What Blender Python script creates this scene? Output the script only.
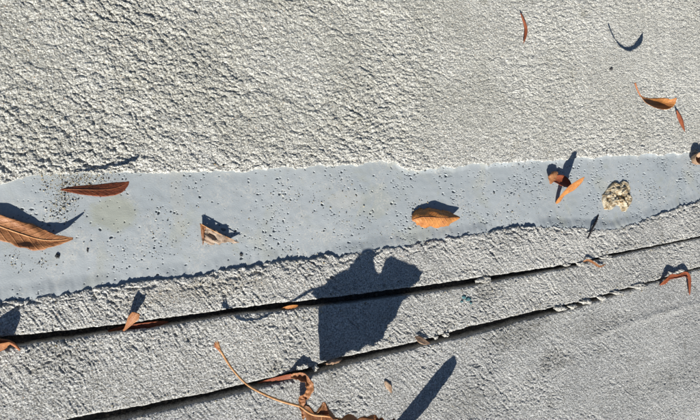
import bpy, bmesh, math, random
import numpy as np
from mathutils import Vector, Matrix

for o in list(bpy.data.objects):
    bpy.data.objects.remove(o)
scene = bpy.context.scene
col = scene.collection
rng = np.random.default_rng(7)
random.seed(7)

# ------------------------------------------------------------------ camera
# x runs along the joints, y across them, z up; the camera stands at (0, 0, CAM_H)
CAM_H, FPX = 0.60, 540.0                     # height in metres, focal length in photo pixels
VPO = np.array([1086.0, -90.0])              # where the joints vanish, from the picture centre
_l = float(np.hypot(*VPO))
E1 = VPO / _l
E2 = np.array([E1[1], -E1[0]])
DEP = math.atan2(_l, FPX)
FW = np.array([math.cos(DEP), 0, -math.sin(DEP)])
UP = np.array([math.sin(DEP), 0, math.cos(DEP)])
YY = np.array([0, 1.0, 0])
cam_data = bpy.data.cameras.new('camera')
cam = bpy.data.objects.new('camera', cam_data)
col.objects.link(cam)
right = UP * E1[0] + YY * E2[0]
upv = -(UP * E1[1] + YY * E2[1])
m = Matrix.Identity(4)
for i in range(3):
    m[i][0], m[i][1], m[i][2] = right[i], upv[i], -FW[i]
m[2][3] = CAM_H
cam.matrix_world = m
cam_data.sensor_width = 36.0
cam_data.lens = FPX / 700.0 * 36.0
cam_data.clip_start = 0.01
cam_data.clip_end = 500.0
scene.camera = cam

# ------------------------------------------------------------------ light
SUN = np.array([318.0, 685.0, -445.0])
SUN /= np.linalg.norm(SUN)                   # direction the light travels
elev = math.asin(-SUN[2])
world = bpy.data.worlds.new('World')
scene.world = world
world.use_nodes = True
wn = world.node_tree.nodes
wl = world.node_tree.links
sky = wn.new('ShaderNodeTexSky')
sky.sky_type = 'NISHITA'
sky.sun_disc = False
sky.sun_elevation = elev
sky.altitude = 600
sky.air_density = 0.8
sky.dust_density = 0.15
sky.ozone_density = 1.6
sky.sun_rotation = math.atan2(-SUN[0], -SUN[1])
wl.new(sky.outputs[0], wn['Background'].inputs[0])
wn['Background'].inputs[1].default_value = 0.05
sun_data = bpy.data.lights.new('sun', 'SUN')
sun_data.energy = 5.0
sun_data.angle = math.radians(0.53)
sun_data.color = (1.0, 0.97, 0.91)
sun = bpy.data.objects.new('sun', sun_data)
col.objects.link(sun)
sun.rotation_euler = Vector(SUN).to_track_quat('-Z', 'Y').to_euler()
sun.location = (-1.5, -3, 3)
scene.view_settings.view_transform = 'Standard'
scene.view_settings.look = 'None'
scene.view_settings.gamma = 1.0
scene.view_settings.exposure = 0.76
scene.render.engine = 'CYCLES'
scene.render.resolution_x, scene.render.resolution_y = 1024, 614


# ------------------------------------------------------------------ helpers
def P(px, py, z=0.0):
    """photo pixel -> world point at height z (metres)"""
    o = np.array([px - 350.0, py - 210.0])
    r = FW * FPX + UP * (o @ E1) + YY * (o @ E2)
    return np.array([0, 0, CAM_H]) + r * ((z - CAM_H) / r[2])


def tag(o, label, cat, group=None, kind=None):
    o['label'] = label
    o['category'] = cat
    if group:
        o['group'] = group
    if kind:
        o['kind'] = kind
    return o


def hash2(ix, iy, seed):
    h = (ix.astype(np.int64) * 374761393 + iy.astype(np.int64) * 668265263 + seed * 974634797) & 0xFFFFFFFF
    h = ((h ^ (h >> 13)) * 1274126177) & 0xFFFFFFFF
    return ((h ^ (h >> 16)) & 0xFFFF) / 65536.0


def perlin(x, y, seed=0):
    x0, y0 = np.floor(x), np.floor(y)
    fx, fy = x - x0, y - y0
    u = fx * fx * fx * (fx * (fx * 6 - 15) + 10)
    v = fy * fy * fy * (fy * (fy * 6 - 15) + 10)
    x0 = x0.astype(np.int64)
    y0 = y0.astype(np.int64)

    def g(i, j):
        a = hash2(x0 + i, y0 + j, seed) * 2 * np.pi
        return np.cos(a) * (fx - i) + np.sin(a) * (fy - j)
    a = g(0, 0) + u * (g(1, 0) - g(0, 0))
    b = g(0, 1) + u * (g(1, 1) - g(0, 1))
    return (a + v * (b - a)) * 1.5


def worley(x, y, seed=0):
    x0, y0 = np.floor(x).astype(np.int64), np.floor(y).astype(np.int64)
    d1 = np.full(x.shape, 9.0)
    d2 = np.full(x.shape, 9.0)
    cid = np.zeros(x.shape)
    for i in (-1, 0, 1):
        for j in (-1, 0, 1):
            cx, cy = x0 + i, y0 + j
            d = np.hypot(cx + hash2(cx, cy, seed) - x, cy + hash2(cx, cy, seed + 1) - y)
            near = d < d1
            d2 = np.where(near, d1, np.minimum(d2, d))
            cid = np.where(near, hash2(cx, cy, seed + 2), cid)
            d1 = np.where(near, d, d1)
    return d1, d2, cid


def sstep(a, b, x):
    t = np.clip((x - a) / (b - a), 0, 1)
    return t * t * (3 - 2 * t)


def mesh_obj(name, verts, faces, mat, parent=None, uvs=None, smooth=True):
    me = bpy.data.meshes.new(name)
    me.from_pydata([tuple(v) for v in verts], [], faces)
    if uvs is not None:
        lay = me.uv_layers.new(name='uv')
        li = np.empty(len(me.loops), dtype=np.int32)
        me.loops.foreach_get('vertex_index', li)
        lay.data.foreach_set('uv', np.asarray(uvs, dtype=np.float32)[li].ravel())
    if smooth:
        me.polygons.foreach_set('use_smooth', np.ones(len(me.polygons), dtype=bool))
    me.update()
    me.materials.append(mat)
    o = bpy.data.objects.new(name, me)
    col.objects.link(o)
    o.parent = parent
    return o


def grid_obj(name, X, Y, Z, mat, smooth=True):
    """regular sheet from (rows, columns) arrays"""
    r, c = X.shape
    me = bpy.data.meshes.new(name)
    co = np.stack([X, Y, Z], -1).reshape(-1, 3).astype(np.float32)
    idx = np.arange(r * c, dtype=np.int32).reshape(r, c)
    q = np.stack([idx[:-1, :-1], idx[:-1, 1:], idx[1:, 1:], idx[1:, :-1]], -1).reshape(-1, 4)
    n = len(q)
    me.vertices.add(len(co))
    me.vertices.foreach_set('co', co.ravel())
    me.loops.add(n * 4)
    me.loops.foreach_set('vertex_index', q.ravel())
    me.polygons.add(n)
    me.polygons.foreach_set('loop_start', np.arange(0, n * 4, 4, dtype=np.int32))
    me.polygons.foreach_set('use_smooth', np.full(n, smooth, dtype=bool))
    me.update(calc_edges=True)
    me.materials.append(mat)
    o = bpy.data.objects.new(name, me)
    col.objects.link(o)
    return o


# ------------------------------------------------------------------ materials
class NT:
    def __init__(self, name):
        self.mat = bpy.data.materials.new(name)
        self.mat.use_nodes = True
        self.n = self.mat.node_tree.nodes
        self.l = self.mat.node_tree.links
        self.bsdf = self.n['Principled BSDF']

    def put(self, sock, v):
        if hasattr(v, 'is_linked'):
            self.l.new(v, sock)
        else:
            sock.default_value = v

    def coord(self, kind='Object'):
        return self.n.new('ShaderNodeTexCoord').outputs[kind]

    def noise(self, vec, scale, detail=2.0, rough=0.55, dist=0.0):
        t = self.n.new('ShaderNodeTexNoise')
        self.l.new(vec, t.inputs['Vector'])
        t.inputs['Scale'].default_value = scale
        t.inputs['Detail'].default_value = detail
        t.inputs['Roughness'].default_value = rough
        t.inputs['Distortion'].default_value = dist
        return t.outputs[0]

    def vor(self, vec, scale):
        t = self.n.new('ShaderNodeTexVoronoi')
        self.l.new(vec, t.inputs['Vector'])
        t.inputs['Scale'].default_value = scale
        return t

    def ramp(self, v, a, b, lo=0.0, hi=1.0):
        t = self.n.new('ShaderNodeMapRange')
        t.interpolation_type = 'SMOOTHSTEP'
        self.put(t.inputs[0], v)
        t.inputs[1].default_value, t.inputs[2].default_value = a, b
        t.inputs[3].default_value, t.inputs[4].default_value = lo, hi
        return t.outputs[0]

    def math(self, op, a, b=None, c=None):
        t = self.n.new('ShaderNodeMath')
        t.operation = op
        self.put(t.inputs[0], a)
        if b is not None:
            self.put(t.inputs[1], b)
        if c is not None:
            self.put(t.inputs[2], c)
        return t.outputs[0]

    def mix(self, f, a, b, mode='MIX'):
        t = self.n.new('ShaderNodeMix')
        t.data_type = 'RGBA'
        t.blend_type = mode
        self.put(t.inputs[0], f)
        self.put(t.inputs[6], a if hasattr(a, 'is_linked') else (*a, 1))
        self.put(t.inputs[7], b if hasattr(b, 'is_linked') else (*b, 1))
        return t.outputs[2]

    def stretch(self, vec, scale, rot=0.0):
        t = self.n.new('ShaderNodeMapping')
        self.l.new(vec, t.inputs['Vector'])
        t.inputs['Rotation'].default_value = (0, 0, rot)
        t.inputs['Scale'].default_value = scale
        return t.outputs[0]

    def bump(self, h, dist, strength=1.0, prev=None):
        t = self.n.new('ShaderNodeBump')
        t.inputs['Strength'].default_value = strength
        t.inputs['Distance'].default_value = dist
        self.l.new(h, t.inputs['Height'])
        if prev is not None:
            self.l.new(prev, t.inputs['Normal'])
        return t.outputs[0]

    def done(self, color, rough=0.9, normal=None, spec=0.25):
        self.put(self.bsdf.inputs['Base Color'], color if hasattr(color, 'is_linked') else (*color, 1))
        self.put(self.bsdf.inputs['Roughness'], rough)
        self.bsdf.inputs['Specular IOR Level'].default_value = spec
        if normal is not None:
            self.l.new(normal, self.bsdf.inputs['Normal'])
        return self.mat


def concrete_mat(name, base, warm, stain, stain_amt, grain=0.70, pale_y=None, marks=()):
    t = NT(name)
    c = t.coord()
    big = t.ramp(t.noise(c, 9, 4, 0.6), 0.35, 0.68)
    colr = t.mix(big, base, warm)
    st = t.ramp(t.noise(c, 22, 6, 0.72, 0.6), 0.55, 0.74)
    colr = t.mix(t.math('MULTIPLY', st, stain_amt), colr, stain)
    for (sx_, sy_), (rx_, ry_), cc, am in marks:     # speckled marks: old dirt, and one broad paler patch on the rough slab
        w0 = P(sx_, sy_)
        mp = t.n.new('ShaderNodeMapping')
        mp.vector_type = 'TEXTURE'
        mp.inputs['Location'].default_value = (w0[0], w0[1], 0)
        mp.inputs['Scale'].default_value = (rx_, ry_, 1)
        t.l.new(c, mp.inputs['Vector'])
        ln = t.n.new('ShaderNodeVectorMath')
        ln.operation = 'LENGTH'
        t.l.new(mp.outputs[0], ln.inputs[0])
        rr_ = t.math('ADD', ln.outputs['Value'], t.math('MULTIPLY', t.math('SUBTRACT', t.noise(c, 60, 6, .75), .5), 2.4))
        spk = t.ramp(t.noise(c, 330, 5, .8), .42, .60, .12, 1.0)
        colr = t.mix(t.math('MULTIPLY', t.ramp(rr_, .2, 1.3, am, 0.0), spk), colr, cc)
    if pale_y:                                   # cement smear along the sealed edge
        xyz = t.n.new('ShaderNodeSeparateXYZ')
        t.l.new(c, xyz.inputs[0])
        yy = t.math('ADD', xyz.outputs[1], t.math('MULTIPLY', t.math('SUBTRACT', t.noise(c, 35, 3), 0.5), 0.05))
        colr = t.mix(t.ramp(yy, pale_y[1], pale_y[0], 0.55, 0.0), colr, (0.56, 0.555, 0.525))
    fine = t.noise(c, 620, 4, 0.75)
    colr = t.mix(1.0, colr, t.mix(t.ramp(fine, 0.30, 0.72), (1 - grain, 1 - grain * 1.03, 1 - grain * 1.08), (1 + grain * 0.78,) * 3), 'MULTIPLY')
    # single aggregate grains, dark and pale, and rare rusty ones
    v = t.vor(c, 420)
    g = t.ramp(v.outputs['Distance'], 0.20, 0.32, 1.0, 0.0)
    sep = t.n.new('ShaderNodeSeparateColor')
    t.l.new(v.outputs['Color'], sep.inputs[0])
    dk = t.math('MULTIPLY', g, t.ramp(sep.outputs[0], 0.80, 0.90))
    lt = t.math('MULTIPLY', g, t.ramp(sep.outputs[1], 0.82, 0.92))
    rs = t.math('MULTIPLY', g, t.ramp(sep.outputs[2], 0.955, 0.98))
    colr = t.mix(t.math('MULTIPLY', dk, 0.65), colr, (0.10, 0.095, 0.085))
    colr = t.mix(t.math('MULTIPLY', lt, 0.6), colr, (0.78, 0.77, 0.73))
    colr = t.mix(t.math('MULTIPLY', rs, 0.7), colr, (0.33, 0.19, 0.09))
    v2 = t.vor(c, 210)
    g2 = t.ramp(v2.outputs['Distance'], 0.18, 0.34, 1.0, 0.0)
    sep2 = t.n.new('ShaderNodeSeparateColor')
    t.l.new(v2.outputs['Color'], sep2.inputs[0])
    colr = t.mix(t.math('MULTIPLY', t.math('MULTIPLY', g2, t.ramp(sep2.outputs[0], 0.78, 0.9)), 0.5), colr, (0.74, 0.73, 0.69))
    colr = t.mix(t.math('MULTIPLY', t.math('MULTIPLY', g2, t.ramp(sep2.outputs[1], 0.84, 0.93)), 0.5), colr, (0.13, 0.125, 0.11))
    b = t.bump(t.noise(c, 900, 3, 0.7), 0.0014, 0.8)
    b = t.bump(t.noise(c, 380, 3, 0.7), 0.0020, 0.8, b)
    return t.done(colr, 0.92, b, 0.2)


M_UPPER = concrete_mat('rough_concrete', (0.42, 0.416, 0.375), (0.51, 0.506, 0.467), (0.29, 0.275, 0.205), 0.55, pale_y=(0.095, 0.050),
                       marks=(((640, 60), (.42, .22), (.60, .597, .565), .55),))
M_STRIP = concrete_mat('strip_concrete', (0.42, 0.418, 0.40), (0.50, 0.495, 0.47), (0.23, 0.22, 0.185), 0.6,
                       marks=(((487, 292), (.03, .018), (.14, .135, .12), .7), ((627, 243), (.02, .008), (.12, .115, .10), .7), ((200, 290), (.10, .014), (.27, .235, .17), .6), ((60, 350), (.03, .02), (.24, .23, .2), .5)))
M_LOWER = concrete_mat('brushed_concrete', (0.385, 0.387, 0.378), (0.46, 0.46, 0.445), (0.18, 0.175, 0.155), 0.75,
                       marks=(((520, 330), (.09, .030), (.15, .145, .125), .75), ((553, 360), (.04, .020), (.12, .115, .10), .8), ((600, 325), (.09, .020), (.17, .165, .145), .6), ((470, 400), (.06, .03), (.2, .195, .17), .5), ((660, 380), (.12, .03), (.2, .2, .18), .4)))


def sealant_mat():
    t = NT('grey_sealant')
    c = t.coord()
    colr = t.mix(t.ramp(t.noise(c, 7, 3, 0.5), 0.3, 0.7), (0.285, 0.312, 0.322), (0.328, 0.352, 0.360))
    # old water marks and sandy residue
    colr = t.mix(t.ramp(t.noise(c, 16, 5, 0.65, 0.8), 0.54, 0.68, 0, 0.55), colr, (0.30, 0.31, 0.265))
    film = t.math('MULTIPLY', t.ramp(t.noise(c, 24, 4, 0.6), 0.46, 0.66), t.ramp(t.noise(c, 430, 3, 0.7), 0.46, 0.60))
    colr = t.mix(t.math('MULTIPLY', film, 0.55), colr, (0.48, 0.46, 0.41))
    colr = t.mix(t.ramp(t.noise(c, 700, 2, 0.6), 0.3, 0.7, 0.0, 0.14), colr, (0.22, 0.25, 0.27))
    # greenish stain left by a puddle, and a faint dried trickle beside it
    for (sx_, sy_), (rx_, ry_), cc, am in (((115, 213), (.026, .021), (0.27, 0.275, 0.20), .55), ((178, 205), (.008, .045), (0.37, 0.36, 0.31), .25), ((345, 200), (.03, .012), (0.40, 0.39, 0.35), .35)):
        w0 = P(sx_, sy_, -.004)
        mp = t.n.new('ShaderNodeMapping')
        mp.vector_type = 'TEXTURE'
        mp.inputs['Location'].default_value = (w0[0], w0[1], -.004)
        mp.inputs['Scale'].default_value = (rx_, ry_, 1)
        t.l.new(c, mp.inputs['Vector'])
        ln = t.n.new('ShaderNodeVectorMath')
        ln.operation = 'LENGTH'
        t.l.new(mp.outputs[0], ln.inputs[0])
        rr_ = t.math('ADD', ln.outputs['Value'], t.math('MULTIPLY', t.math('SUBTRACT', t.noise(c, 70, 4, .65), .5), 1.3))
        colr = t.mix(t.ramp(rr_, .65, 1.1, am, 0.0), colr, cc)
    # scuffs and ground-in dirt
    sc = t.noise(t.stretch(c, (1, 7, 1), .5), 30, 5, .7)
    colr = t.mix(t.ramp(sc, .60, .72, 0, .30), colr, (0.40, 0.41, 0.40))
    colr = t.mix(t.ramp(t.noise(c, 90, 6, .75), .55, .75, 0, .40), colr, (0.20, 0.205, 0.20))
    b = t.bump(t.noise(c, 60, 3, 0.5), 0.0008, 0.15)
    b = t.bump(t.noise(c, 700, 2, 0.6), 0.0005, 0.35, b)
    return t.done(colr, t.ramp(t.noise(c, 40, 3), 0.3, 0.7, 0.5, 0.68), b, 0.4)


M_SEAL = sealant_mat()


def plain_mat(name, c1, c2, scale=200.0, rough=0.9, bump=0.0008):
    t = NT(name)
    c = t.coord()
    return t.done(t.mix(t.ramp(t.noise(c, scale, 4, 0.65), 0.32, 0.7), c1, c2), rough,
                  t.bump(t.noise(c, scale * 2.5, 3, 0.65), bump, 0.7), 0.2)


M_FILL = plain_mat('joint_filler', (0.055, 0.052, 0.047), (0.13, 0.125, 0.115), 150)
M_MORTAR = concrete_mat('pale_mortar', (0.44, 0.43, 0.40), (0.52, 0.505, 0.465), (0.30, 0.275, 0.21), 0.5)
M_DARKSTONE = plain_mat('dark_stone', (0.03, 0.03, 0.032), (0.09, 0.088, 0.085), 500)
M_TEAL = plain_mat('teal_paint', (0.04, 0.12, 0.135), (0.10, 0.20, 0.21), 600, 0.7)
M_STRAND = plain_mat('dark_strand', (0.030, 0.027, 0.030), (0.055, 0.047, 0.045), 400)


def grit_mat():
    t = NT('loose_grit')
    r = t.n.new('ShaderNodeNewGeometry').outputs['Random Per Island']
    cr = t.n.new('ShaderNodeValToRGB')
    cr.color_ramp.interpolation = 'CONSTANT'
    el = cr.color_ramp.elements
    pts = [(0, (0.06, 0.056, 0.048)), (0.30, (0.33, 0.30, 0.22)), (0.55, (0.52, 0.50, 0.43)), (0.72, (0.25, 0.20, 0.12)), (0.86, (0.38, 0.34, 0.25))]
    el[0].position, el[0].color = 0, (*pts[0][1], 1)
    el[1].position, el[1].color = pts[1][0], (*pts[1][1], 1)
    for p, cc in pts[2:]:
        e = el.new(p)
        e.color = (*cc, 1)
    t.l.new(r, cr.inputs[0])
    return t.done(cr.outputs[0], 0.85)


M_GRIT = grit_mat()
M_SOIL = plain_mat('joint_soil', (0.07, 0.058, 0.045), (0.20, 0.175, 0.14), 260)


def debris_mat():
    t = NT('crumbling_debris')
    c = t.coord()
    colr = t.mix(t.ramp(t.noise(c, 150, 4, 0.7), 0.38, 0.62), (0.22, 0.155, 0.08), (0.46, 0.41, 0.31))
    colr = t.mix(t.ramp(t.noise(c, 120, 3, 0.6, 1.0), 0.58, 0.68), colr, (0.22, 0.12, 0.04))
    v = t.vor(c, 380)
    colr = t.mix(t.ramp(v.outputs['Distance'], 0.1, 0.45, 0.5, 0.0), colr, (0.16, 0.12, 0.08))
    return t.done(colr, 0.9, t.bump(t.noise(c, 600, 3, 0.7), 0.001, 0.8))


M_DEBRIS = debris_mat()


def leaf_mat(name, light, dark, spot, rough=0.5, trans=0.22, veins=13.0):
    t = NT(name)
    uv = t.coord('UV')
    oc = t.coord()
    s = t.n.new('ShaderNodeSeparateXYZ')
    t.l.new(uv, s.inputs[0])
    av = t.math('ABSOLUTE', t.math('SUBTRACT', s.outputs[1], 0.5))
    ph = t.math('SUBTRACT', t.math('MULTIPLY', s.outputs[0], veins * 6.28), t.math('MULTIPLY', av, 22.0))
    wv = t.ramp(t.math('SINE', ph), 0.75, 1.0)
    n1 = t.noise(oc, 85, 5, 0.65, 0.5)
    colr = t.mix(t.ramp(n1, 0.33, 0.68), light, dark)
    colr = t.mix(t.ramp(t.noise(oc, 210, 4, 0.7), 0.58, 0.70, 0, 0.75), colr, spot)
    colr = t.mix(t.math('MULTIPLY', wv, 0.28), colr, light)
    net = t.vor(oc, 700)
    nb = t.ramp(net.outputs['Distance'], 0.0, 0.6)
    colr = t.mix(t.math('MULTIPLY', nb, 0.18), colr, dark)
    b = t.bump(wv, 0.0006, 0.6)
    b = t.bump(t.noise(oc, 160, 3, 0.6), 0.0020, 0.5, b)
    b = t.bump(nb, 0.0002, 0.4, b)
    t.done(colr, rough, b, 0.35)
    tr = t.n.new('ShaderNodeBsdfTranslucent')
    t.put(tr.inputs[0], colr)
    mx = t.n.new('ShaderNodeMixShader')
    mx.inputs[0].default_value = trans
    t.l.new(t.bsdf.outputs[0], mx.inputs[1])
    t.l.new(tr.outputs[0], mx.inputs[2])
    t.l.new(mx.outputs[0], t.n['Material Output'].inputs[0])
    return t.mat


L_BROWN = leaf_mat('brown_leaf', (0.45, 0.21, 0.088), (0.28, 0.11, 0.044), (0.11, 0.04, 0.02))
L_RED = leaf_mat('red_brown_leaf', (0.34, 0.095, 0.038), (0.21, 0.055, 0.024), (0.05, 0.012, 0.008))
L_ORANGE = leaf_mat('orange_leaf', (0.56, 0.25, 0.07), (0.38, 0.14, 0.04), (0.15, 0.05, 0.02))
L_TAN = leaf_mat('tan_leaf', (0.52, 0.38, 0.26), (0.34, 0.20, 0.12), (0.12, 0.06, 0.03))
L_UMBER = leaf_mat('umber_leaf', (0.30, 0.13, 0.05), (0.17, 0.065, 0.025), (0.08, 0.03, 0.015))
L_GREYTAN = leaf_mat('grey_tan_leaf', (0.46, 0.36, 0.27), (0.28, 0.19, 0.13), (0.10, 0.06, 0.04))
L_RIB = plain_mat('leaf_rib', (0.38, 0.18, 0.07), (0.54, 0.31, 0.15), 180, 0.55, 0.0005)
L_RIBDARK = plain_mat('dark_leaf_rib', (0.24, 0.08, 0.03), (0.36, 0.14, 0.06), 180, 0.55, 0.0005)

# ------------------------------------------------------------------ ground relief
def rot(x, y, deg):
    a = math.radians(deg)
    return x * math.cos(a) + y * math.sin(a), -x * math.sin(a) + y * math.cos(a)


def xw(x):
    """relief grows coarser towards the far end"""
    return np.where(x > 0, np.log1p(0.9 * np.maximum(x, 0)) / 0.9, x)


def fade(x, y):
    return (1 - sstep(1.25, 1.9, x)) * sstep(-0.55, -0.25, x) * (1 - sstep(0.5, 0.9, np.abs(y)))


def h_upper(x, y):
    q = xw(x)
    yq = y * (1 - 0.12 * sstep(0.2, 1, x))
    wx = q + 0.0045 * perlin(q / .018, yq / .018, 1)
    wy = yq + 0.0045 * perlin(q / .018, yq / .018, 2)
    a, b = rot(wx, wy, -34)
    d1, d2, cid = worley(a / .0104, b / .0076, 3)
    e1, e2, eid = worley(wx / .0042 + 9, wy / .0036, 13)
    low = perlin(q / .050, yq / .050, 5)
    mid = perlin(a / .022, b / .014, 4)
    f1 = perlin(q / .0030, yq / .0030, 6)
    f2 = perlin(q / .0016, yq / .0016, 7)
    g1, g2, gid = worley((q + .6 * (wx - q)) / .0066 + 3, (yq + .6 * (wy - yq)) / .0068, 33)
    far = sstep(0.22, 0.70, x)
    iso = 0.4 * np.minimum(g2 - g1, .5) + 0.85 * (gid - .5) - 1.5 * g1 * g1
    lump = 1.05 * np.minimum(d2 - d1, .45) + 0.55 * (cid - .5) - 1.15 * d1 * d1
    sub = 0.60 * np.minimum(e2 - e1, .5) + 0.55 * (eid - .5) - .5 * e1 * e1
    h = 0.95 * lump * (1 - .85 * far) + (.55 + .30 * far) * iso + 0.50 * sub + (0.65 - .45 * far) * mid + 0.7 * low + 0.50 * f1 + 0.38 * f2
    amp = (1.38 - 0.42 * sstep(0.08, 0.70, x)) * (1 + 0.60 * perlin(q / .12, yq / .12, 8))
    return h * amp * 0.00090 * fade(x, y)


def h_strip(x, y, amp=1.0, seed=20, ang=-62):
    q = xw(x)
    wx = q + 0.003 * perlin(q / .02, y / .02, seed)
    wy = y + 0.003 * perlin(q / .02, y / .02, seed + 1)
    a, b = rot(wx, wy, ang)
    br = perlin(a / .040, b / .0034, seed + 2)              # brush marks
    br2 = perlin(a / .018, b / .0019, seed + 3)
    n1 = perlin(wx / .012, wy / .009, seed + 4)
    f1 = perlin(q / .0034, y / .0030, seed + 5)
    f2 = perlin(q / .0016, y / .0016, seed + 6)
    patch = sstep(-.30, .45, perlin(q / .055, y / .045, seed + 8))
    pit = sstep(0.38, 0.64, perlin(a / .0085, b / .0044, seed + 7)) * patch
    pit2 = sstep(0.40, 0.62, perlin(a / .0044, b / .0024, seed + 9)) * (.35 + .65 * patch)
    d1, d2, cid = worley(a / .0075, b / .0034, seed + 10)
    streak = .35 + .65 * sstep(-.3, .4, perlin(q / .035, y / .03, seed + 14))
    h = streak * (0.50 * br + 0.42 * br2) + 0.30 * n1 + (.22 + .32 * patch) * f1 + 0.30 * f2 + (.25 + .45 * patch) * (cid - .5) - 1.35 * pit - 0.85 * pit2
    return h * amp * 0.00105 * fade(x, y)


def xgrid(step):
    px = np.arange(-70, 772, step)
    v = np.array([P(p, 210)[0] for p in px])
    # oblique corners of the frame reach a little further on the left
    out = [v[0]]
    d = v[1] - v[0]
    while out[-1] > -6:
        d *= 1.25
        out.append(out[-1] - d)
    out2 = [v[-1]]
    d = v[-1] - v[-2]
    while out2[-1] < 9:
        d *= 1.25
        out2.append(out2[-1] + d)
    return np.concatenate([out[:0:-1], v, out2[1:]])


def edge_fn(pts, z=0.0, rough=0.0016, seed=0, cut=None):
    w = np.array([P(a, b, z) for a, b in pts])
    o = np.argsort(w[:, 0])
    w = w[o]

    def f(x):
        y = np.interp(x, w[:, 0], w[:, 1])
        zz = np.zeros_like(x)
        k = fade(x, zz)
        return y + k * rough * (perlin(x / .03, zz + .3, seed) + .7 * perlin(x / .011, zz + .7, seed + 1) + .45 * perlin(x / .0045, zz + .1, seed + 2))
    return f


E_BT = edge_fn([(-60, 184), (0, 182), (38, 176), (62, 174.5), (100, 172), (130, 171), (178, 173.5), (205, 172), (240, 171), (275, 168), (316, 165),
                (345, 163.5), (360, 163.5), (381, 160), (396, 161.5), (403, 167), (409, 170), (429, 168), (470, 165.5), (520, 162), (577, 158), (640, 155), (700, 152), (760, 149)], 0, .0030, 100)
E_BB = edge_fn([(-60, 312), (0, 304), (34, 299), (93, 290), (137, 283), (192, 275.5), (230, 270), (281, 263), (333, 254), (338, 256), (377, 249), (422, 242), (460, 237),
                (494, 232), (508, 226.5), (539, 226), (560, 227), (590, 228), (612, 229), (642, 221), (673, 209), (700, 201), (760, 186)], 0, .0023, 110)
E_1U = edge_fn([(-60, 343), (0, 337), (34, 334), (86, 328), (124, 323.6), (150, 320), (240, 307.5), (333, 297), (422, 285.6), (470, 278.7), (494, 275.5), (577, 262.5), (614, 253), (652, 246), (700, 236), (760, 224)], 0, .0007, 120)
E_1L = edge_fn([(-60, 358), (0, 350), (21, 346.5), (54, 341), (86, 336.5), (150, 328.5), (230, 316), (333, 305.5), (422, 293.5), (470, 286.5), (494, 281.5), (542, 273), (577, 266), (597, 260.5), (652, 248.2), (700, 238.5), (760, 227)], 0, .0007, 130)
E_2U = edge_fn([(-60, 446), (0, 433), (75, 418), (154, 403.5), (240, 385.5), (316, 366), (343, 356.6), (415, 342.5), (470, 326.5), (522, 314), (577, 302.5), (645, 283), (662, 278.5), (700, 267), (760, 250)], 0, .0009, 140)
E_2L = edge_fn([(-60, 461), (0, 448), (75, 431.5), (130, 419), (240, 394), (316, 374), (367, 360.5), (415, 348.5), (470, 336), (522, 321.5), (577, 308.5), (645, 285.6), (662, 280.8), (700, 269.5), (760, 253)], 0, .0010, 150)


def tvals(w, step, far=0.0, far_at=None):
    """offsets from an edge: fine up to w, then growing to far"""
    s = list(np.arange(0, w, step))
    d = step
    while far and s[-1] < far:
        d *= 1.07 if s[-1] < 0.6 else 1.3
        s.append(s[-1] + d)
    return np.array(s)


def sheet(name, xs, Yrows, hfun, zbase, lo_wall, hi_wall, mat, edge_drop=0.0012, sand=0.00010):
    """Yrows (rows, cols) from low y to high y; walls drop below the first / last row"""
    X = np.broadcast_to(xs, Yrows.shape).copy()
    Y = Yrows.copy()
    Z = hfun(X, Y) + zbase
    # single sand grains: every mesh point stands a little proud or sunk
    Z = Z + sand * rng.standard_normal(Z.shape) * fade(X, Y) * (1 + .8 * np.clip(X, 0, 1))
    dl = Y - Y[0]
    dh = Y[-1] - Y
    if lo_wall:
        Z -= edge_drop * np.exp(-dl / 0.0012)
    if hi_wall:
        Z -= edge_drop * np.exp(-dh / 0.0012)
    zz = np.zeros_like(xs)

    def wall(y, z, sgn):
        rx, ry, rz = [], [], []
        for k, dpt in enumerate((0.0012, 0.0028, 0.0055, 0.010, 0.018, 0.035)):
            rx.append(xs)
            ry.append(y + sgn * (0.0004 + 0.0004 * k) * (1 if k else 0.5) * 0.3 + sgn * 0.0007 * perlin(xs / .006, zz + k * .37, 300 + k) * fade(xs, zz))
            rz.append(z - dpt)
        return np.array(rx), np.array(ry), np.array(rz)
    if lo_wall:
        a, b, c = wall(Y[0], Z[0], -1)
        X, Y, Z = np.vstack([a[::-1], X]), np.vstack([b[::-1], Y]), np.vstack([c[::-1], Z])
    if hi_wall:
        a, b, c = wall(Y[-1], Z[-1], 1)
        X, Y, Z = np.vstack([X, a]), np.vstack([Y, b]), np.vstack([Z, c])
    return grid_obj(name, X, Y, Z, mat, False)


XS = xgrid(0.66)
# far pavement under everything, so that the slabs do not end in a void
me = bpy.data.meshes.new('ground')
me.from_pydata([(-200, -200, -.04), (200, -200, -.04), (200, 200, -.04), (-200, 200, -.04)], [], [(0, 1, 2, 3)])
me.materials.append(M_LOWER)
g = bpy.data.objects.new('ground', me)
col.objects.link(g)
tag(g, 'wide concrete ground underneath the slabs and joints', 'ground', kind='structure')

# rough upper slab
s = tvals(0.30, 0.00085, 8.0)
o = sheet('concrete_slab', XS, E_BT(XS)[None, :] + s[:, None], h_upper, 0.0, True, False, M_UPPER, 0.0006, 0.00011)
tag(o, 'rough pale concrete slab with a torn scaly surface above the grey sealant band', 'concrete slab', kind='structure')

# strip between sealant and first joint
a, b = E_1U(XS), E_BB(XS)
t = np.linspace(0, 1, 62)
o = sheet('concrete_strip', XS, a + (b - a) * t[:, None], lambda x, y: h_strip(x, y, 1.25, 20) + (0.0006 * perlin(x / .028, y / .02, 27) - 0.0022 * sstep(.05, .5, perlin(x / .011, y / .006, 28)) * sstep(.020, .002, np.interp(x, XS, E_BB(XS)) - y)) * fade(x, y), 0.0, True, True, M_STRIP)
tag(o, 'narrow concrete strip between the grey sealant band and the first open joint', 'concrete strip', kind='structure')

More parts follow.
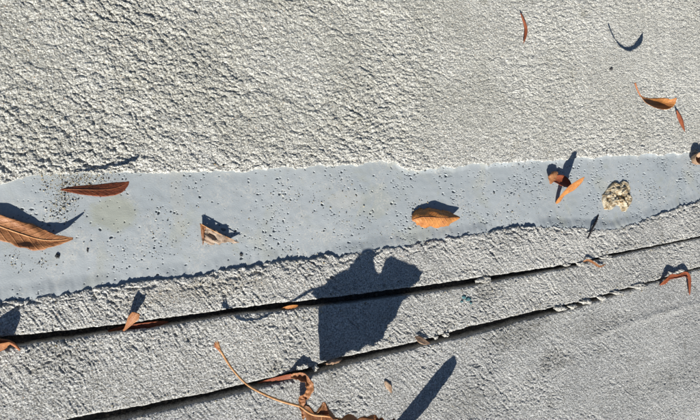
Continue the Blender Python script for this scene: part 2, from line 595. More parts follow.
# strip between the two joints
a, b = E_2U(XS), E_1L(XS)
b = np.maximum(b, a + .02)
t = np.linspace(0, 1, 96)
o = sheet('concrete_strip', XS, a + (b - a) * t[:, None], lambda x, y: h_strip(x, y, 1.05, 40), -0.0006, True, True, M_STRIP)
tag(o, 'pale concrete strip lying between the two dark open joints', 'concrete strip', kind='structure')

# lower slab with a low trowel ridge
_r = np.array([P(*p) for p in ((540, 350), (575, 345), (612, 329), (660, 314), (700, 303), (760, 284))])


def h_low(x, y):
    smooth = sstep(0.45, 0.85, x)
    h = h_strip(x, y, .92, 60, -56) * (1 - 0.42 * smooth)
    yr = np.interp(x, _r[:, 0], _r[:, 1])
    on = sstep(_r[1, 0], _r[2, 0], x)
    return h + on * 0.0016 * np.exp(-((y - yr) / .0055) ** 2) * (0.75 + .6 * perlin(x / .02, y / .02, 77)) * fade(x, y)


s = tvals(0.235, 0.00095, 8.0)[::-1]
o = sheet('concrete_slab', XS, E_2L(XS)[None, :] - s[:, None], h_low, -0.0010, False, True, M_LOWER)
tag(o, 'brushed grey concrete slab below the second open joint', 'concrete slab', kind='structure')

# joint fillers, deep in the joints
for lab, fa, fb in (('dark dirty filler down in the joint nearest the grey sealant', E_1U, E_1L), ('dark dirty filler down in the second joint, farther from the sealant', E_2U, E_2L)):
    xs = XS[::4]
    ya, yb = fa(xs) + .004, fb(xs) - .004
    t = np.linspace(0, 1, 12)[:, None]
    Y = yb + (ya - yb) * t
    X = np.broadcast_to(xs, Y.shape)
    Z = -0.021 + 0.002 * perlin(X / .012, Y / .006, 90) + 0.0012 * perlin(X / .004, Y / .003, 91)
    o = grid_obj('joint_filler', X, Y, Z, M_FILL)
    tag(o, lab, 'joint filler', kind='structure')

# sealant band: smooth, a little sunken, pocked with burst bubbles
XB = xgrid(0.50)
ZB = -0.0040
a, b = E_BB(XB) - .003, E_BT(XB) + .003
t = np.linspace(0, 1, 220)
YB = a + (b - a) * t[:, None]
XX = np.broadcast_to(XB, YB.shape)


def bubble_density(x, y):
    return np.clip(0.25 + 1.1 * perlin(x / .045, y / .045, 201) + 0.5 * perlin(x / .015, y / .015, 202), 0.03, 1)


ZZ = ZB + 0.0004 * perlin(XX / .05, YB / .04, 203) + 0.00018 * perlin(XX / .009, YB / .009, 204)
# low at the strip side, feathered up against the rough slab
ZZ += 0.0022 * sstep(0.010, 0.0, b - YB) * (0.6 + 0.8 * perlin(XX / .03, YB / .03, 205)) * sstep(.30, .45, XX)
# how far the sealant lies below the strip varies along its lower edge
_dp = [(0, 2.3), (60, 2.0), (130, 3.0), (200, 3.0), (260, 3.6), (330, 4.0), (345, 2.3), (420, 2.2), (480, 1.6), (505, 4.4), (535, 4.4), (550, 1.3), (620, 1.0), (640, 2.4), (700, 2.4)]
_dx = np.array([P(p_, 300 - .143 * p_)[0] for p_, _ in _dp])
lift = 4.0 - np.interp(XB, _dx, [d_ for _, d_ in _dp]) + 0.9 * perlin(XB / .02, XB * 0 + .4, 206) + .7 * perlin(XB / .007, XB * 0 + .2, 207)
ZZ += 0.001 * np.clip(lift, -1, 3.4)[None, :] * sstep(0.020, 0.003, YB - a)
npit = 0
while npit < 2600:
    x = rng.uniform(-.10, 1.08)
    j = np.searchsorted(XB, x)
    y = rng.uniform(a[j], b[j])
    if rng.random() > bubble_density(np.array([x]), np.array([y]))[0]:
        continue
    npit += 1
    r = min(0.0017, 0.00042 + rng.exponential(0.00022)) * (1 + 0.40 * max(x, 0))
    c0, c1 = np.searchsorted(XB, (x - r * 1.6, x + r * 1.6))
    k = (y - a[j]) / (b[j] - a[j]) * 219
    kr = r * 1.6 / (b[j] - a[j]) * 219
    k0, k1 = max(0, int(k - kr - 1)), min(220, int(k + kr + 3))
    sx, sy = XX[k0:k1, c0:c1], YB[k0:k1, c0:c1]
    d = np.hypot((sx - x) * rng.uniform(.6, 1.5) + (sy - y) * rng.uniform(-.5, .5), (sy - y) * rng.uniform(.8, 1.3)) / r
    ZZ[k0:k1, c0:c1] -= r * 1.7 * (1 - sstep(0.55, 1.05, d))
    ZZ[k0:k1, c0:c1] += r * 0.10 * np.exp(-((d - 1.25) / .25) ** 2)
o = grid_obj('sealant_strip', XX.copy(), YB, ZZ, M_SEAL)
tag(o, 'smooth blue grey sealant band pocked with burst bubbles', 'sealant strip', kind='structure')


# ------------------------------------------------------------------ loose grit
def grit(name, label, spots, mat):
    vs, fs = [], []
    base = np.array([(1, 0, 0), (-1, 0, 0), (0, 1, 0), (0, -1, 0), (0, 0, 1), (0, 0, -1)], float)
    tri = [(0, 2, 4), (2, 1, 4), (1, 3, 4), (3, 0, 4), (2, 0, 5), (1, 2, 5), (3, 1, 5), (0, 3, 5)]
    for (x, y, z, r) in spots:
        n = len(vs)
        th = rng.uniform(0, 6.28)
        cs, sn = math.cos(th), math.sin(th)
        for p in base * rng.uniform(.6, 1.25, (6, 1)) * r:
            p = p + rng.normal(0, .18 * r, 3)
            vs.append((x + p[0] * cs - p[1] * sn, y + p[0] * sn + p[1] * cs, z + p[2] * .75))
        fs += [tuple(i + n for i in f) for f in tri]
    ob = mesh_obj(name, vs, fs, mat, smooth=False)
    return tag(ob, label, 'grit', kind='stuff')


sp = []
for cx, cy, n, sx, sy in ((62, 196, 620, 8, 12), (58, 178, 420, 14, 5), (82, 181, 420, 16, 5), (15, 262, 60, 8, 7), (40, 262, 45, 6, 5), (100, 175, 120, 22, 3),
                          (345, 204, 90, 14, 10), (300, 200, 60, 26, 14), (368, 232, 70, 22, 8), (420, 207, 45, 7, 5), (250, 232, 60, 30, 16),
                          (175, 232, 90, 18, 14), (160, 200, 50, 26, 14), (515, 215, 70, 12, 10), (467, 212, 50, 5, 8), (530, 190, 60, 30, 14), (610, 190, 40, 30, 12), (650, 185, 40, 30, 12),
                          (118, 250, 70, 26, 14), (300, 256, 90, 26, 4), (400, 240, 60, 24, 4), (610, 222, 50, 20, 4), (340, 185, 70, 50, 10)):
    for k in range(n):
        p = P(rng.normal(cx, sx), rng.normal(cy, sy), ZB)
        e0, e1 = E_BB(np.array([p[0]]))[0], E_BT(np.array([p[0]]))[0]
        if e0 + .002 < p[1] < e1 + .004:
            r = (0.00026 + rng.exponential(0.00017)) * (1 + .5 * max(p[0], 0))
            r = min(r, .0016)
            z = ZB + r * .5 if p[1] < e1 else 0.0006
            sp.append((p[0], p[1], z, r))
grit('loose_grit', 'fine loose sand and grit scattered over the grey sealant band', sp, M_GRIT)
sp = []
for f0, sd in ((E_BB, -1), (E_BT, 1), (E_1U, 1), (E_1L, -1), (E_2U, 1), (E_2L, -1)):
    for k in range(240):
        x = rng.uniform(-.09, 1.05)
        y = f0(np.array([x]))[0] + sd * abs(rng.normal(0, .006)) + sd * .001
        r = min(.0015, (0.00035 + rng.exponential(0.00022)) * (1 + .5 * max(x, 0)))
        sp.append((x, y, r * .3, r))
grit('loose_grit', 'fine loose sand along the broken concrete edges', sp, M_GRIT)
sp = []
for fa, fb in ((E_1U, E_1L), (E_2U, E_2L)):
    for k in range(1500):
        x = -.09 + 1.1 * rng.random() ** 1.3
        y0_, y1_ = fb(np.array([x]))[0], fa(np.array([x]))[0]
        r = .0005 + rng.exponential(.0005)
        sp.append((x, y0_ + (y1_ - y0_) * rng.random(), -.0195 + abs(rng.normal(0, .002)), min(r, .003)))
grit('joint_soil', 'dark soil and grit lodged deep in the open joints', sp, M_SOIL)


# ------------------------------------------------------------------ leaves
def catmull(rows, n):
    a = np.asarray(rows, float)
    a = np.vstack([2 * a[0] - a[1], a, 2 * a[-1] - a[-2]])
    out = []
    segs = len(a) - 3
    for u in np.linspace(0, segs, n):
        i = min(int(u), segs - 1)
        t = u - i
        p0, p1, p2, p3 = a[i:i + 4]
        out.append(0.5 * (2 * p1 + (p2 - p0) * t + (2 * p0 - 5 * p1 + 4 * p2 - p3) * t * t + (3 * p1 - p0 - 3 * p2 + p3) * t ** 3))
    return np.array(out)


def frames(rows, n):
    """rows (px, py, h mm, half width mm, tilt deg) -> spine points, half widths, side and normal vectors"""
    r = [(*P(a, b, h / 1000), w / 1000, tl) for a, b, h, w, tl in rows]
    c = catmull(r, n)
    p, w, tl = c[:, :3], np.maximum(c[:, 3], 1e-5), np.radians(c[:, 4])
    T = np.gradient(p, axis=0)
    T /= np.linalg.norm(T, axis=1)[:, None]
    hp = np.stack([-T[:, 1], T[:, 0], 0 * T[:, 0]], 1)
    hp /= np.maximum(np.linalg.norm(hp, axis=1), 1e-6)[:, None]
    S = hp * np.cos(tl)[:, None] + np.array([0, 0, 1.0]) * np.sin(tl)[:, None]
    S -= T * np.sum(S * T, 1)[:, None]
    S /= np.linalg.norm(S, axis=1)[:, None]
    return p, w, S, np.cross(T, S)


def solidify(o, th=0.0004):
    md = o.modifiers.new('thickness', 'SOLIDIFY')
    md.thickness = th
    md.offset = 0
    return o


def blade(rows, mat, parent=None, name='blade', curl=0.2, fold=0.0, wavy=0.08, jag=0.05, nu=56, nv=15, seed=0, ripple=0.0, floor=None):
    p, w, S, N = frames(rows, nu)
    vs, uv, fs = [], [], []
    V = np.linspace(-1, 1, nv)
    for i in range(nu):
        u = i / (nu - 1)
        for v in V:
            e = w[i] * (1 + jag * float(perlin(np.array([u * 14.0 + 3]), np.array([np.sign(v) * 5.3 + seed]), seed)[0]) * abs(v) ** 3)
            off = curl * v * v * w[i] + fold * abs(v) * w[i]
            off += wavy * w[i] * abs(v) * float(perlin(np.array([u * 5.0]), np.array([v * 1.3 + seed * 1.7]), seed + 5)[0])
            off += ripple * math.sin(u * 75 + v * 2.5 * np.sign(v))
            q = p[i] + S[i] * v * e + N[i] * off
            if floor is not None:
                q[2] = max(q[2], floor / 1000)
            vs.append(q)
            uv.append((u, v * .5 + .5))
    for i in range(nu - 1):
        for j in range(nv - 1):
            k = i * nv + j
            fs.append((k, k + nv, k + nv + 1, k + 1))
    return solidify(mesh_obj(name, vs, fs, mat, parent, uv))


def tube(pts, rad, mat, parent, name, n=8, sides=7):
    c = catmull([(*a, r) for a, r in zip(pts, rad)], n * len(pts))
    p, r = c[:, :3], np.maximum(c[:, 3], 5e-5)
    T = np.gradient(p, axis=0)
    T /= np.linalg.norm(T, axis=1)[:, None]
    vs, fs = [], []
    ref = np.array([0.3, 0.2, 1.0])
    for i in range(len(p)):
        A = np.cross(T[i], ref)
        A /= max(np.linalg.norm(A), 1e-6)
        B = np.cross(T[i], A)
        for k in range(sides):
            a = 2 * math.pi * k / sides
            vs.append(p[i] + (A * math.cos(a) + B * math.sin(a)) * r[i])
    for i in range(len(p) - 1):
        for k in range(sides):
            k2 = (k + 1) % sides
            fs.append((i * sides + k, i * sides + k2, (i + 1) * sides + k2, (i + 1) * sides + k))
    fs.append(tuple(range(sides))[::-1])
    fs.append(tuple((len(p) - 1) * sides + k for k in range(sides)))
    return mesh_obj(name, vs, fs, mat, parent)


def leaf_root(name, label, cat, at, group='dry fallen leaves'):
    e = bpy.data.objects.new(name, None)
    e.empty_display_size = 0.01
    col.objects.link(e)
    e.location = P(*at)
    bpy.context.view_layer.update()
    return tag(e, label, cat, group)


def adopt(e):
    """parts are modelled in world coordinates: hang them under the empty without moving them"""
    for ch in e.children:
        ch.matrix_parent_inverse = Matrix.Translation(-Vector(e.location))


def leaf(label, at, rows, mat, rib=L_RIB, stem=None, rib_r=0.45, name='fallen_leaf', rib_side=1, group='dry fallen leaves', **kw):
    e = leaf_root(name, label, 'leaf', at, group)
    blade(rows, mat, e, **kw)
    if rib is not None:
        p, w, S, N = frames(rows, 24)
        q = p + N * 0.00025 * rib_side
        if kw.get('floor') is not None:
            q[:, 2] = np.maximum(q[:, 2], kw['floor'] / 1000 + .0003)
        tube(q[1:-1:3], np.linspace(rib_r, rib_r * .35, len(q[1:-1:3])) / 1000, rib, e, 'midrib', 4)
    if stem:
        tube([P(a, b, h / 1000) for a, b, h, r in stem], [s_[3] / 1000 for s_ in stem], rib or L_RIBDARK, e, 'stem')
    adopt(e)
    return e


ZM = ZB * 1000
# a red leaf lifted by the wind over the top edge of the sealant
leaf('slender dark red brown leaf raised over the sandy patch, its shadow on the rough concrete', (66, 190, ZB),
     [(61, 189.5, 12, 0.6, -22), (72, 189.5, 13, 3.4, -24), (88, 190, 15, 5.8, -26), (104, 190, 17, 7.2, -27), (117, 188, 18.5, 7.0, -27), (125, 184.5, 19, 3.6, -26), (129, 181.5, 19, 0.4, -25)],
     L_RED, L_RIBDARK, curl=-.03, wavy=.05, seed=1, rib_r=.3)

# big brown leaf at the left frame edge
leaf('broad curled brown leaf with a pale midrib, cut by the left edge of the picture', (20, 240, ZB),
     [(-34, 211, 0, 2, -2), (-18, 219, .5, 8, -2), (0, 226.5, .5, 11, -2), (21, 234, 0, 12, -3), (38, 239, 0, 11, -4), (50, 240.5, 2, 7.5, -8), (62, 240, 6, 4.2, -14), (73, 238.5, 12, 1.0, -16)],
     L_BROWN, L_RIB, rib_r=.9, curl=.02, fold=.10, wavy=.22, jag=.14, seed=2, nu=70, nv=19, floor=ZM + .3)

# folded tan leaf in the middle of the band
leaf('short tan orange leaf arched like a shell on the middle of the sealant band', (435, 220, ZB),
     [(412, 220, 0.5, 1.5, -4), (416, 218.5, 3.5, 8.5, -4), (424, 217, 6.5, 12.5, -3), (436, 217.5, 7.5, 12.5, -2), (446, 218, 7, 11.5, -4), (453, 217.5, 6, 7.5, -6), (460, 217.5, 5, 0.8, -5)],
     L_ORANGE, L_RIBDARK, rib_r=.5, curl=-.55, fold=-.12, wavy=.35, jag=.16, seed=3, floor=ZM + .2)

# falling leaf, upper right, with its U-shaped shadow
leaf('glossy orange brown leaf with upright stem, drifting above the slab near a U-shaped shadow', (655, 109, .070),
     [(640.5, 96, 73, 1.0, -22), (645, 101.5, 70, 6.5, -26), (653, 104.5, 68.5, 10.5, -28), (662, 105, 72.5, 11, -28), (670, 103, 79, 7.4, -26), (676.5, 98, 87, 0.8, -24)],
     L_ORANGE, L_RIBDARK, stem=[(640.5, 96, 73, 1.0), (637.5, 90, 74.5, 1.0), (635, 83, 77, 1.3)], rib_r=.5, curl=.20, fold=.10, seed=4)

leaf('small narrow rust red leaf at the right edge, below the drifting leaf', (681, 121, 0),
     [(676.5, 110, 5, .4, 10), (679, 115, 4, 3.6, 14), (681.5, 121, 3, 4.8, 18), (683.5, 127, 2.5, 2.8, 14), (685, 132, 2.5, .4, 10)], L_RED, L_RIBDARK, rib_r=.35, curl=-.3, seed=5, nu=30, nv=9, floor=1.2)

leaf('thin red brown sliver of leaf standing on edge near the top of the picture', (524, 28, 0),
     [(520.5, 13, 3, .5, 30), (523.5, 20, 3.5, 1.6, 30), (526, 28, 3.5, 2.2, 32), (525.5, 36, 3.2, 1.8, 32), (523.5, 43.5, 3, .4, 30)], L_RED, L_RIBDARK, rib_r=.3, curl=-.3, seed=6, nu=30, nv=9)

# leaf standing in the first joint
leaf('small spoon-shaped orange leaf standing upright in the first joint', (121, 332, -.008),
     [(119, 333.5, -7, .8, 0), (125, 329, 0, 1.2, 4), (130, 322, 6, 3.4, 8), (133.5, 317, 9.5, 5.2, 8), (136, 312.5, 11, 4.0, 8)], L_BROWN, L_RIBDARK, rib_r=.4, curl=.35, seed=8, nu=34, nv=11)

leaf('dark red leaf lying deep in the shade of the first joint', (138, 325, -.009),
     [(108, 331, -9, .6, 18), (122, 329, -7, 3.2, 24), (140, 326, -6, 3.8, 24), (158, 323.5, -7, 2.6, 18), (168, 322, -8, .5, 18)], L_RED, L_RIBDARK, rib_r=.35, seed=9, nu=34, nv=9)

leaf('brown leaf wedged upright in the first joint at the left edge, with an orange stalk', (-2, 345, -.008),
     [(-24, 350, -8, 3, 60), (-16, 349, 1, 8, 48), (-9, 347, 5, 9, 55), (-2, 345, 7.5, 9.5, 60), (5, 343.5, 9, 8, 65), (10, 342.5, 8.5, 3, 65)], L_BROWN, L_RIBDARK,
     stem=[(-8, 341, 0, 1.6), (0, 340.5, 1, 1.8), (8, 341.5, 2.2, 1.7), (14, 344.5, 2.4, 1.5), (20, 350, 1.5, 1.0)], rib_r=.5, curl=.2, seed=10)

# curled leaf in the second joint
e = leaf_root('curled_leaf', 'crinkled curled brown leaf twisting up out of the second joint under the long stem', 'leaf', (300, 380, -.008), 'dry fallen leaves')
blade([(258, 383, -8, .6, 22), (272, 379.5, -4, 2.6, 28), (286, 376.5, -1, 3.6, 30), (296, 375, 2, 3.4, 20)], L_RED, e, 'torn_blade', curl=.2, seed=11, nu=30, nv=9)
blade([(291, 375.5, 2, 2.2, 10), (299, 376, 6, 4.0, 0), (306, 380, 9, 4.2, -10), (308.5, 387, 9, 4.2, -10), (306, 394, 7, 4.2, -5), (302, 398, 5.5, 4.0, 0), (301, 403, 4.5, 3.6, 0), (303, 413, 3, 2.6, 0), (303, 419, 2, .8, 0)],
      L_BROWN, e, 'curled_blade', curl=.85, wavy=.5, jag=.45, seed=12, nu=90, nv=11, ripple=.00045)
adopt(e)

# curled strips arching out of the second joint, right edge
leaf('thin dark red curled leaf strip arching over the second joint at the right edge', (675, 280, 0),
     [(659, 285, -2, 1.8, 30), (664, 281, 2.5, 5.0, 25), (669, 276.5, 5, 5.2, 15), (677, 276, 5, 3.2, 10), (684, 274, 5, 4.4, 0), (688, 278, 4, 5.2, -10), (688.5, 285.5, 2.5, 5.0, -10), (689.5, 295, 1.2, .8, 0)],
     L_RED, L_RIBDARK, rib_r=.5, curl=.5, wavy=.3, seed=13, nu=60, nv=9)

leaf('tiny curled brown leaf scrap caught in the first joint below the crumbly debris', (594, 262, 0),
     [(583, 261.5, 0, .7, 0), (588, 260, 4, 1.6, 10), (594, 263, 4, 1.8, 10), (600, 266.5, 3, 1.5, 5), (606, 264, 1.5, .5, 0)], L_BROWN, None, curl=.3, seed=14, nu=26, nv=7)

leaf('pinkish tan triangular leaf scrap lodged in the second joint', (423, 341, 0),
     [(415, 336.5, 2, .7, -20), (419, 339, 3, 4.5, -20), (424, 341.5, 3, 4.0, -18), (430, 343.5, 2, .5, -15)], L_TAN, None, curl=.1, seed=15, nu=18, nv=7)

leaf('small orange leaf scrap in the first joint near the shadow of a stem', (290, 307, -.004),
     [(281, 309, -5, .8, 10), (287, 307.5, -3, 2.4, 20), (293, 306.5, -2, 2.6, 20), (298, 305.5, -3, .6, 10)], L_ORANGE, None, curl=.2, seed=16, nu=20, nv=7)

leaf('small flat dull tan leaf flake lying on the lower concrete slab', (388, 387, 0),
     [(385, 381, .9, 1.2, 0), (387.5, 384.5, 1.2, 3.4, 0), (390, 388.5, 1.2, 3.0, 0), (391.5, 392.5, .9, .8, 0)], L_TAN, None, curl=-.2, wavy=.4, jag=.4, seed=17, nu=20, nv=9, floor=.4)

leaf('pale tan leaf scrap in the second joint at the foot of the large leaf shadow', (333, 362, 0),
     [(326, 364, -1, .8, 10), (331, 362, 1.5, 3, 12), (337, 361, 1.5, 2.6, 10), (342, 359, .5, .6, 8)], L_TAN, None, curl=.2, jag=.4, seed=18, nu=20, nv=7)

# rolled leaf at the right frame edge
e = leaf_root('rolled_leaf', 'pale tan leaf rolled into a ring, cut by the right edge of the sealant', 'leaf', (697, 159, ZB), 'dry fallen leaves')
rw = []
for k in range(13):
    a = math.radians(-60 + k * 33)
    rr = 6.5 - .18 * k
    rw.append((697.5 + rr * math.cos(a) * .85, 158.5 + rr * math.sin(a), 5 + .2 * k, 6.0, 68))
blade(rw, L_TAN, e, curl=.1, wavy=.2, seed=19, nu=70, nv=9)
blade([(692, 162, 0, 2, 0), (696, 161, .5, 7, 0), (700, 159, .5, 7, 0), (705, 157, 0, 2, 0)], L_BROWN, e, 'inner_blade', curl=.2, seed=20, nu=20, nv=9, floor=ZM + .3)
adopt(e)

# twisted leaf on the band, right of centre
e = leaf_root('twisted_leaf', 'twisted orange leaf with a rounded lobe and a dark red hollow on the sealant', 'leaf', (563, 190, ZB), 'dry fallen leaves')
blade([(584.5, 177, 27, .6, -38), (580, 180.5, 23, 6.5, -36), (573, 186, 16, 8.5, -34), (567, 190.5, 10, 6.5, -30), (562.5, 195, 5, 4.0, -18), (558.5, 200.5, 0, 3.6, -5), (556, 203.5, ZM + .8, 1.2, 0)], L_ORANGE, e, curl=.2, seed=21, nu=50, nv=11)
blade([(571, 187, 5, 3, 10), (566, 183.5, 2.5, 8, 8), (561, 181, 1, 9, 6), (557, 179.5, 1, 7, 0), (553, 178.5, 2, 5, 0)], L_RED, e, 'dark_hollow', curl=.35, seed=22, nu=30, nv=11)
blade([(558, 172.5, 3, 1.5, -12), (555.5, 175.5, 4.5, 7.5, -14), (553, 179.5, 4, 8.5, -14), (550.5, 184, 1, 2, -12)], L_BROWN, e, 'rounded_lobe', curl=-.25, jag=.2, wavy=.3, seed=23, nu=26, nv=11)
adopt(e)

# torn triangular scrap: two facets meeting at a fold
e = leaf_root('torn_leaf', 'torn triangular tan leaf scrap with a dark fold, on the sealant', 'leaf', (215, 238, ZB), 'dry fallen leaves')


def facet(corners, mat, name, n=12, wob=0.0012, seed=0):
    A, B, C = [P(a, b, h / 1000) for a, b, h in corners]
    nrm = np.cross(B - A, C - A)
    nrm /= np.linalg.norm(nrm)
    vs, uv, idx, fs = [], [], {}, []
    for i in range(n + 1):
        for j in range(n + 1 - i):
            u, v = i / n, j / n
            q = A + (B - A) * u + (C - A) * v
            q = q + nrm * wob * float(perlin(np.array([u * 5.0 + seed]), np.array([v * 5.0]), 400 + seed)[0])
            if i + j == n or i == 0 or j == 0:
                q = q + (B - A) / n * rng.uniform(-.6, .6) + (C - A) / n * rng.uniform(-.6, .6)
            idx[i, j] = len(vs)
            vs.append(q)
            uv.append((u, v))
    for i in range(n):
        for j in range(n - i):
            fs.append((idx[i, j], idx[i + 1, j], idx[i, j + 1]))
            if i + j < n - 1:
                fs.append((idx[i + 1, j], idx[i + 1, j + 1], idx[i, j + 1]))
    return solidify(mesh_obj(name, vs, fs, mat, e, uv))


facet([(205.5, 226, 2.2), (203, 245, ZM + .6), (239, 242.5, 1.2)], L_GREYTAN, 'blade', 14, .0042, 1)
facet([(205.5, 226, 2.2), (199.5, 223, 2.4), (203, 245, ZM + .6)], L_UMBER, 'folded_flap', 10, .0025, 2)
tube([P(201, 224, .0026), P(215, 231.5, .0026), P(239, 242.5, .0016)], [.0005, .0005, .0003], L_RIB, e, 'midrib')
adopt(e)

# ------------------------------------------------------------------ large lobed leaf with the long stem, rising out of the bottom of the picture
e = leaf_root('lobed_leaf', 'large lobed brown leaf with a long curved stem, at the bottom edge', 'leaf', (320, 412, .06), 'dry fallen leaves')
A, B = P(300, 406, .069), P(378, 416.5, .098)
CTRL = [((313, 290), 69), ((335, 283), 78.5), ((353, 279), 84.8), ((374, 275), 89.8), ((331, 279), 75.5), ((342, 272), 89.8), ((349, 268), 94.8), ((357, 259), 100.8), ((365, 254), 101.8), ((373, 253), 102.8), ((379, 251), 103.3), ((400, 262), 105.8), ((420, 272), 104.8),
        ((335, 310), 76.5), ((350, 310), 81.8), ((380, 310), 85.8), ((320, 330), 63.5), ((322, 361), 56.5), ((345, 360), 61.5), ((388, 327), 80.5)]


def leaf_h(sx, sy):
    w = np.array([1 / (((sx - c[0][0]) ** 2 + (sy - c[0][1]) ** 2) + 12.0) ** 1.6 for c in CTRL])
    return float((w * np.array([c[1] for c in CTRL])).sum() / w.sum()) / 1000


def leaf_pt(sx, sy, lift=0.0):
    h = leaf_h(sx, sy) + lift
    h += 0.0012 * float(perlin(np.array([sx / 24.0]), np.array([sy / 24.0]), 500)[0]) + 0.0005 * float(perlin(np.array([sx / 9.0]), np.array([sy / 9.0]), 501)[0])
    return P(sx, sy, 0.0) - SUN * (h / -SUN[2])


outline = [(320, 361), (318, 330), (319, 303), (312, 294), (315, 289), (326, 284), (333, 276), (349, 268), (352, 262), (363, 253), (377, 251), (374, 259), (375, 268), (379, 276), (382, 268), (385, 260), (392, 255),
           (404, 262), (413, 264), (423, 272), (419, 280), (414, 285), (408, 289), (410, 297), (401, 304), (396, 317), (388, 327), (384, 338), (374, 346), (366, 347), (357, 352), (349, 351), (344, 358), (332, 360), (328, 363)]
rim = []
for i, (sx, sy) in enumerate(outline):
    ex, ey = outline[(i + 1) % len(outline)]
    for k in range(4):
        f = k / 4
        gx, gy = sx + (ex - sx) * f + rng.normal(0, .5), sy + (ey - sy) * f + rng.normal(0, .5)
        rim.append((gx, gy, 0.0))
bm = bmesh.new()
bmv = [bm.verts.new(v) for v in rim]
bm.faces.new(bmv)
bmesh.ops.triangulate(bm, faces=bm.faces[:])
for _ in range(4):
    bmesh.ops.subdivide_edges(bm, edges=[ed for ed in bm.edges if ed.calc_length() > 5.0], cuts=1, use_grid_fill=True)
    bmesh.ops.triangulate(bm, faces=bm.faces[:])
lay = bm.loops.layers.uv.new('uv')
for f in bm.faces:
    f.smooth = True
    for lp in f.loops:
        lp[lay].uv = ((lp.vert.co.x - 313) / 110, (lp.vert.co.y - 283) / 110 + .5)
for v in bm.verts:
    v.co = Vector(leaf_pt(v.co.x, v.co.y))
bmesh.ops.recalc_face_normals(bm, faces=bm.faces[:])
me = bpy.data.meshes.new('blade')
bm.to_mesh(me)
bm.free()
me.materials.append(L_UMBER)
ob = bpy.data.objects.new('blade', me)
col.objects.link(ob)
ob.parent = e
solidify(ob)
tube([A] + [leaf_pt(a_, b_, .0020) for a_, b_ in ((322, 287), (336, 283), (352, 279), (368, 276), (385, 274), (402, 273), (420, 273))], [.0014, .0012, .0011, .0010, .0009, .0008, .0006, .0003], L_RIB, e, 'midrib')
tube([P(219, 348.5, .0240), P(222, 353, .025), P(232, 368.5, .029), P(246, 383.5, .037), P(262, 393, .047), P(280, 400.5, .058), A], [.0012, .0013, .0012, .0011, .0012, .0013, .0014], L_RIB, e, 'stem')
for k, (dx, dy, dh) in enumerate(((-3.6, -3, 1), (-2.4, -5.5, 2), (-.6, -6.5, 2.5), (-4.2, -1.2, 0), (1.0, -5.5, 1.5), (-1.6, -4.5, 0), (-3.0, -4.2, 1.5))):     # frayed end of the stem
    tube([P(225, 357.5, .026), P(220 + dx * .25, 350 + dy * .2, .0242), P(217.5 + dx, 346.5 + dy, .0225 + dh / 1000)], [.0007, .0009, .0004], L_RIB if k % 3 else L_RIBDARK, e, 'stem_fibre', 4)
# second-order veins
for f0, f1 in (((325, 286), (333, 278)), ((345, 281), (362, 258)), ((362, 277), (375, 254)), ((384, 274), (400, 262)), ((330, 285), (330, 350)), ((350, 280), (360, 345)), ((372, 276), (385, 325)), ((392, 274), (410, 290))):
    tube([leaf_pt(f0[0] + (f1[0] - f0[0]) * k / 4, f0[1] + (f1[1] - f0[1]) * k / 4, .0004) for k in range(5)], [.0006, .0005, .0004, .0003, .0002], L_RIB, e, 'side_vein', 4)
adopt(e)

# long leaf standing just below the picture; its tip throws the slanting bar of shadow
leaf('long narrow brown leaf leaning up just below the bottom edge, throwing a slanting shadow', (385, 466, 0),
     [(368, 470, 1, 2, 0), (386, 470, 12, 11, 0), (408, 468, 27, 13, 0), (432, 465, 42, 13, 0), (452, 462, 55, 12, 0), (461, 460, 60.5, 9, 0), (465, 459, 63, 5, 0)], L_BROWN, L_RIB, rib_r=.6, curl=.15, wavy=.1, seed=30)


# ------------------------------------------------------------------ debris lump, crumbs, pebbles, chip, twig
def lump(outline, height, mat, z0, name, parent=None, rings=9, noise=.3, seed=0, freq=.006):
    pts = np.array([P(a, b, z0) for a, b in outline])
    c = pts.mean(0)
    n = len(pts)
    m_ = n * 4
    ring = np.array([pts[int(i // 4)] * (1 - (i % 4) / 4) + pts[(int(i // 4) + 1) % n] * ((i % 4) / 4) for i in range(m_)])
    vs, fs = [], []
    for k in range(rings + 1):
        f = 1 - k / rings
        for i in range(m_):
            q = c + (ring[i] - c) * max(f, .02)
            nz = float(perlin(np.array([q[0] / freq]), np.array([q[1] / freq]), seed)[0])
            nz2 = float(perlin(np.array([q[0] / freq * 2.7]), np.array([q[1] / freq * 2.7]), seed + 1)[0])
            zz = z0 - .001 if k == 0 else z0 + height * ((1 - f ** 3.2) * .8 + .2) * (1 + noise * (nz * 1.5 + nz2 * .8))
            if k == 0:
                zz = z0 - .0012
            vs.append((q[0], q[1], zz))
    for k in range(rings):
        for i in range(m_):
            j = (i + 1) % m_
            fs.append((k * m_ + i, k * m_ + j, (k + 1) * m_ + j, (k + 1) * m_ + i))
    fs.append(tuple(rings * m_ + i for i in range(m_)))
    return mesh_obj(name, vs, fs, mat, parent, smooth=False)


o = lump([(601.5, 201), (602, 195), (606, 189), (611, 183), (615, 180.5), (619, 183), (623, 180), (628, 182), (630, 188), (629, 193), (633, 199), (630, 205), (626, 212), (622, 212), (619, 206), (615, 205), (611, 210), (604, 210)],
         .0048, M_DEBRIS, ZB, 'dried_debris', noise=.62, seed=600, freq=.009, rings=14)
tag(o, 'crumbly cream and brown heart-shaped lump stuck on the right part of the sealant', 'debris')


def crumb(px, py, w, h, hgt, label, group, mat=M_MORTAR, z0=0.0, seed=0, name='mortar_crumb', cat='crumb'):
    r_ = np.random.default_rng(seed)
    n = 14
    out = [(px + w / 2 * math.cos(a) * r_.uniform(.5, 1.35), py + h / 2 * math.sin(a) * r_.uniform(.5, 1.5)) for a in np.linspace(0, 2 * math.pi, n, endpoint=False)]
    ob = lump(out, hgt * .62, mat, z0 - (.0007 if mat is M_MORTAR else 0), name, noise=.45, seed=seed, freq=.004, rings=5)
    return tag(ob, label, cat, group)


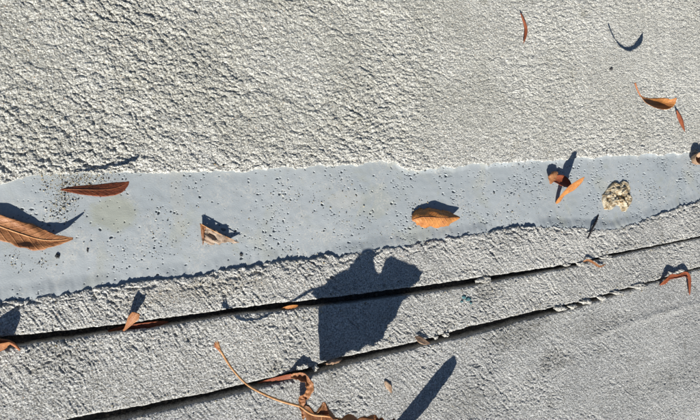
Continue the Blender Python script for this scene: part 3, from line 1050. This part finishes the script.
GC = 'pale mortar crumbs along the joints'
crumb(483, 280.5, 20, 7, .004, 'pale flat mortar crumb bridging the first joint, biggest of the crumbs', GC, seed=1)
crumb(581, 264, 9, 5, .004, 'pale mortar crumb in the first joint just left of the curled scrap', GC, seed=2)
crumb(607, 257.5, 14, 5, .003, 'pale mortar crumb in the first joint just right of the curled scrap', GC, seed=3)
crumb(561, 308.5, 11, 6, .004, 'pale mortar crumb at the left end of the crumb row in the second joint', GC, seed=4)
crumb(573, 306, 9, 5, .004, 'pale mortar crumb, second from left in the crumb row of the second joint', GC, seed=5)
crumb(586, 301.5, 14, 6, .004, 'long pale mortar crumb in the middle of the second joint crumb row', GC, seed=6)
crumb(602, 298, 9, 5, .003, 'small pale mortar crumb right of the long one in the second joint', GC, seed=7)
crumb(618, 292.5, 17, 5, .0035, 'long thin pale mortar crumb in the second joint, nearer the red curled strip', GC, seed=8)
crumb(638, 286.5, 18, 5, .0035, 'pale mortar crumb in the second joint closest to the red curled strip', GC, seed=9)
crumb(315.5, 367.5, 6, 6, .004, 'pale mortar crumb at the lower left corner of the large leaf shadow', GC, seed=10)
crumb(446, 334.5, 8, 5, .004, 'pale mortar crumb in the second joint right of the pinkish scrap', GC, seed=11)
crumb(436, 337.5, 6, 4, .003, 'little pale mortar crumb touching the right tip of the pinkish scrap', GC, seed=12)
crumb(566, 264.5, 9, 3.5, .0025, 'thin pale mortar crumb on the first joint edge below the dark twig', GC, seed=14)
GP = 'dark pebbles on the sealant and slab'
crumb(57.5, 256, 5, 6, .003, 'dark pebble on the sealant below the broad brown leaf', GP, M_DARKSTONE, ZB, 21, 'pebble', 'pebble')
crumb(87.5, 250, 3, 5, .0025, 'small dark pebble on the sealant right of the broad brown leaf tip', GP, M_DARKSTONE, ZB, 22, 'pebble', 'pebble')
crumb(241, 255, 4, 4, .0025, 'dark round pebble on the sealant below the torn triangular scrap', GP, M_DARKSTONE, ZB, 23, 'pebble', 'pebble')
crumb(611, 69, 4, 4, .003, 'dark pebble on the rough slab below the U-shaped shadow', GP, M_DARKSTONE, 0, 24, 'pebble', 'pebble')

e = leaf_root('paint_chip', 'flaking teal paint chips on the strip between the joints', 'paint chip', (467, 299, 0), None)
for k, (a, b, w, h) in enumerate(((464, 297, 5, 4), (468.5, 299.5, 6, 4.5), (471, 303, 3.5, 2.5), (462.5, 301.5, 3, 2))):
    r_ = np.random.default_rng(50 + k)
    lump([(a + w / 2 * math.cos(q) * r_.uniform(.6, 1.3), b + h / 2 * math.sin(q) * r_.uniform(.6, 1.3)) for q in np.linspace(0, 6.28, 7, endpoint=False)], .0008, M_TEAL, .0004, 'flake', e, rings=3, noise=.4, seed=50 + k)
adopt(e)

e = leaf_root('strand', 'thin dark twig across the lower edge of the sealant below the crumbly debris', 'strand', (593, 228, 0), None)
tube([P(588, 238.5, .0008), P(590.5, 232.5, .0012), P(593, 227, .0012), P(595.5, 222.5, -.0012), P(598.5, 215, ZB + .0006)], [.0008, .0014, .0017, .0016, .0009], M_STRAND, e, 'stalk')  # thin near-black tapered tube lying across the sealant edge
tube([P(595, 223, .0008), P(596.5, 222, .0012), P(598, 221.5, .0014)], [.0007, .0006, .0003], M_STRAND, e, 'side_spur', 4)
adopt(e)
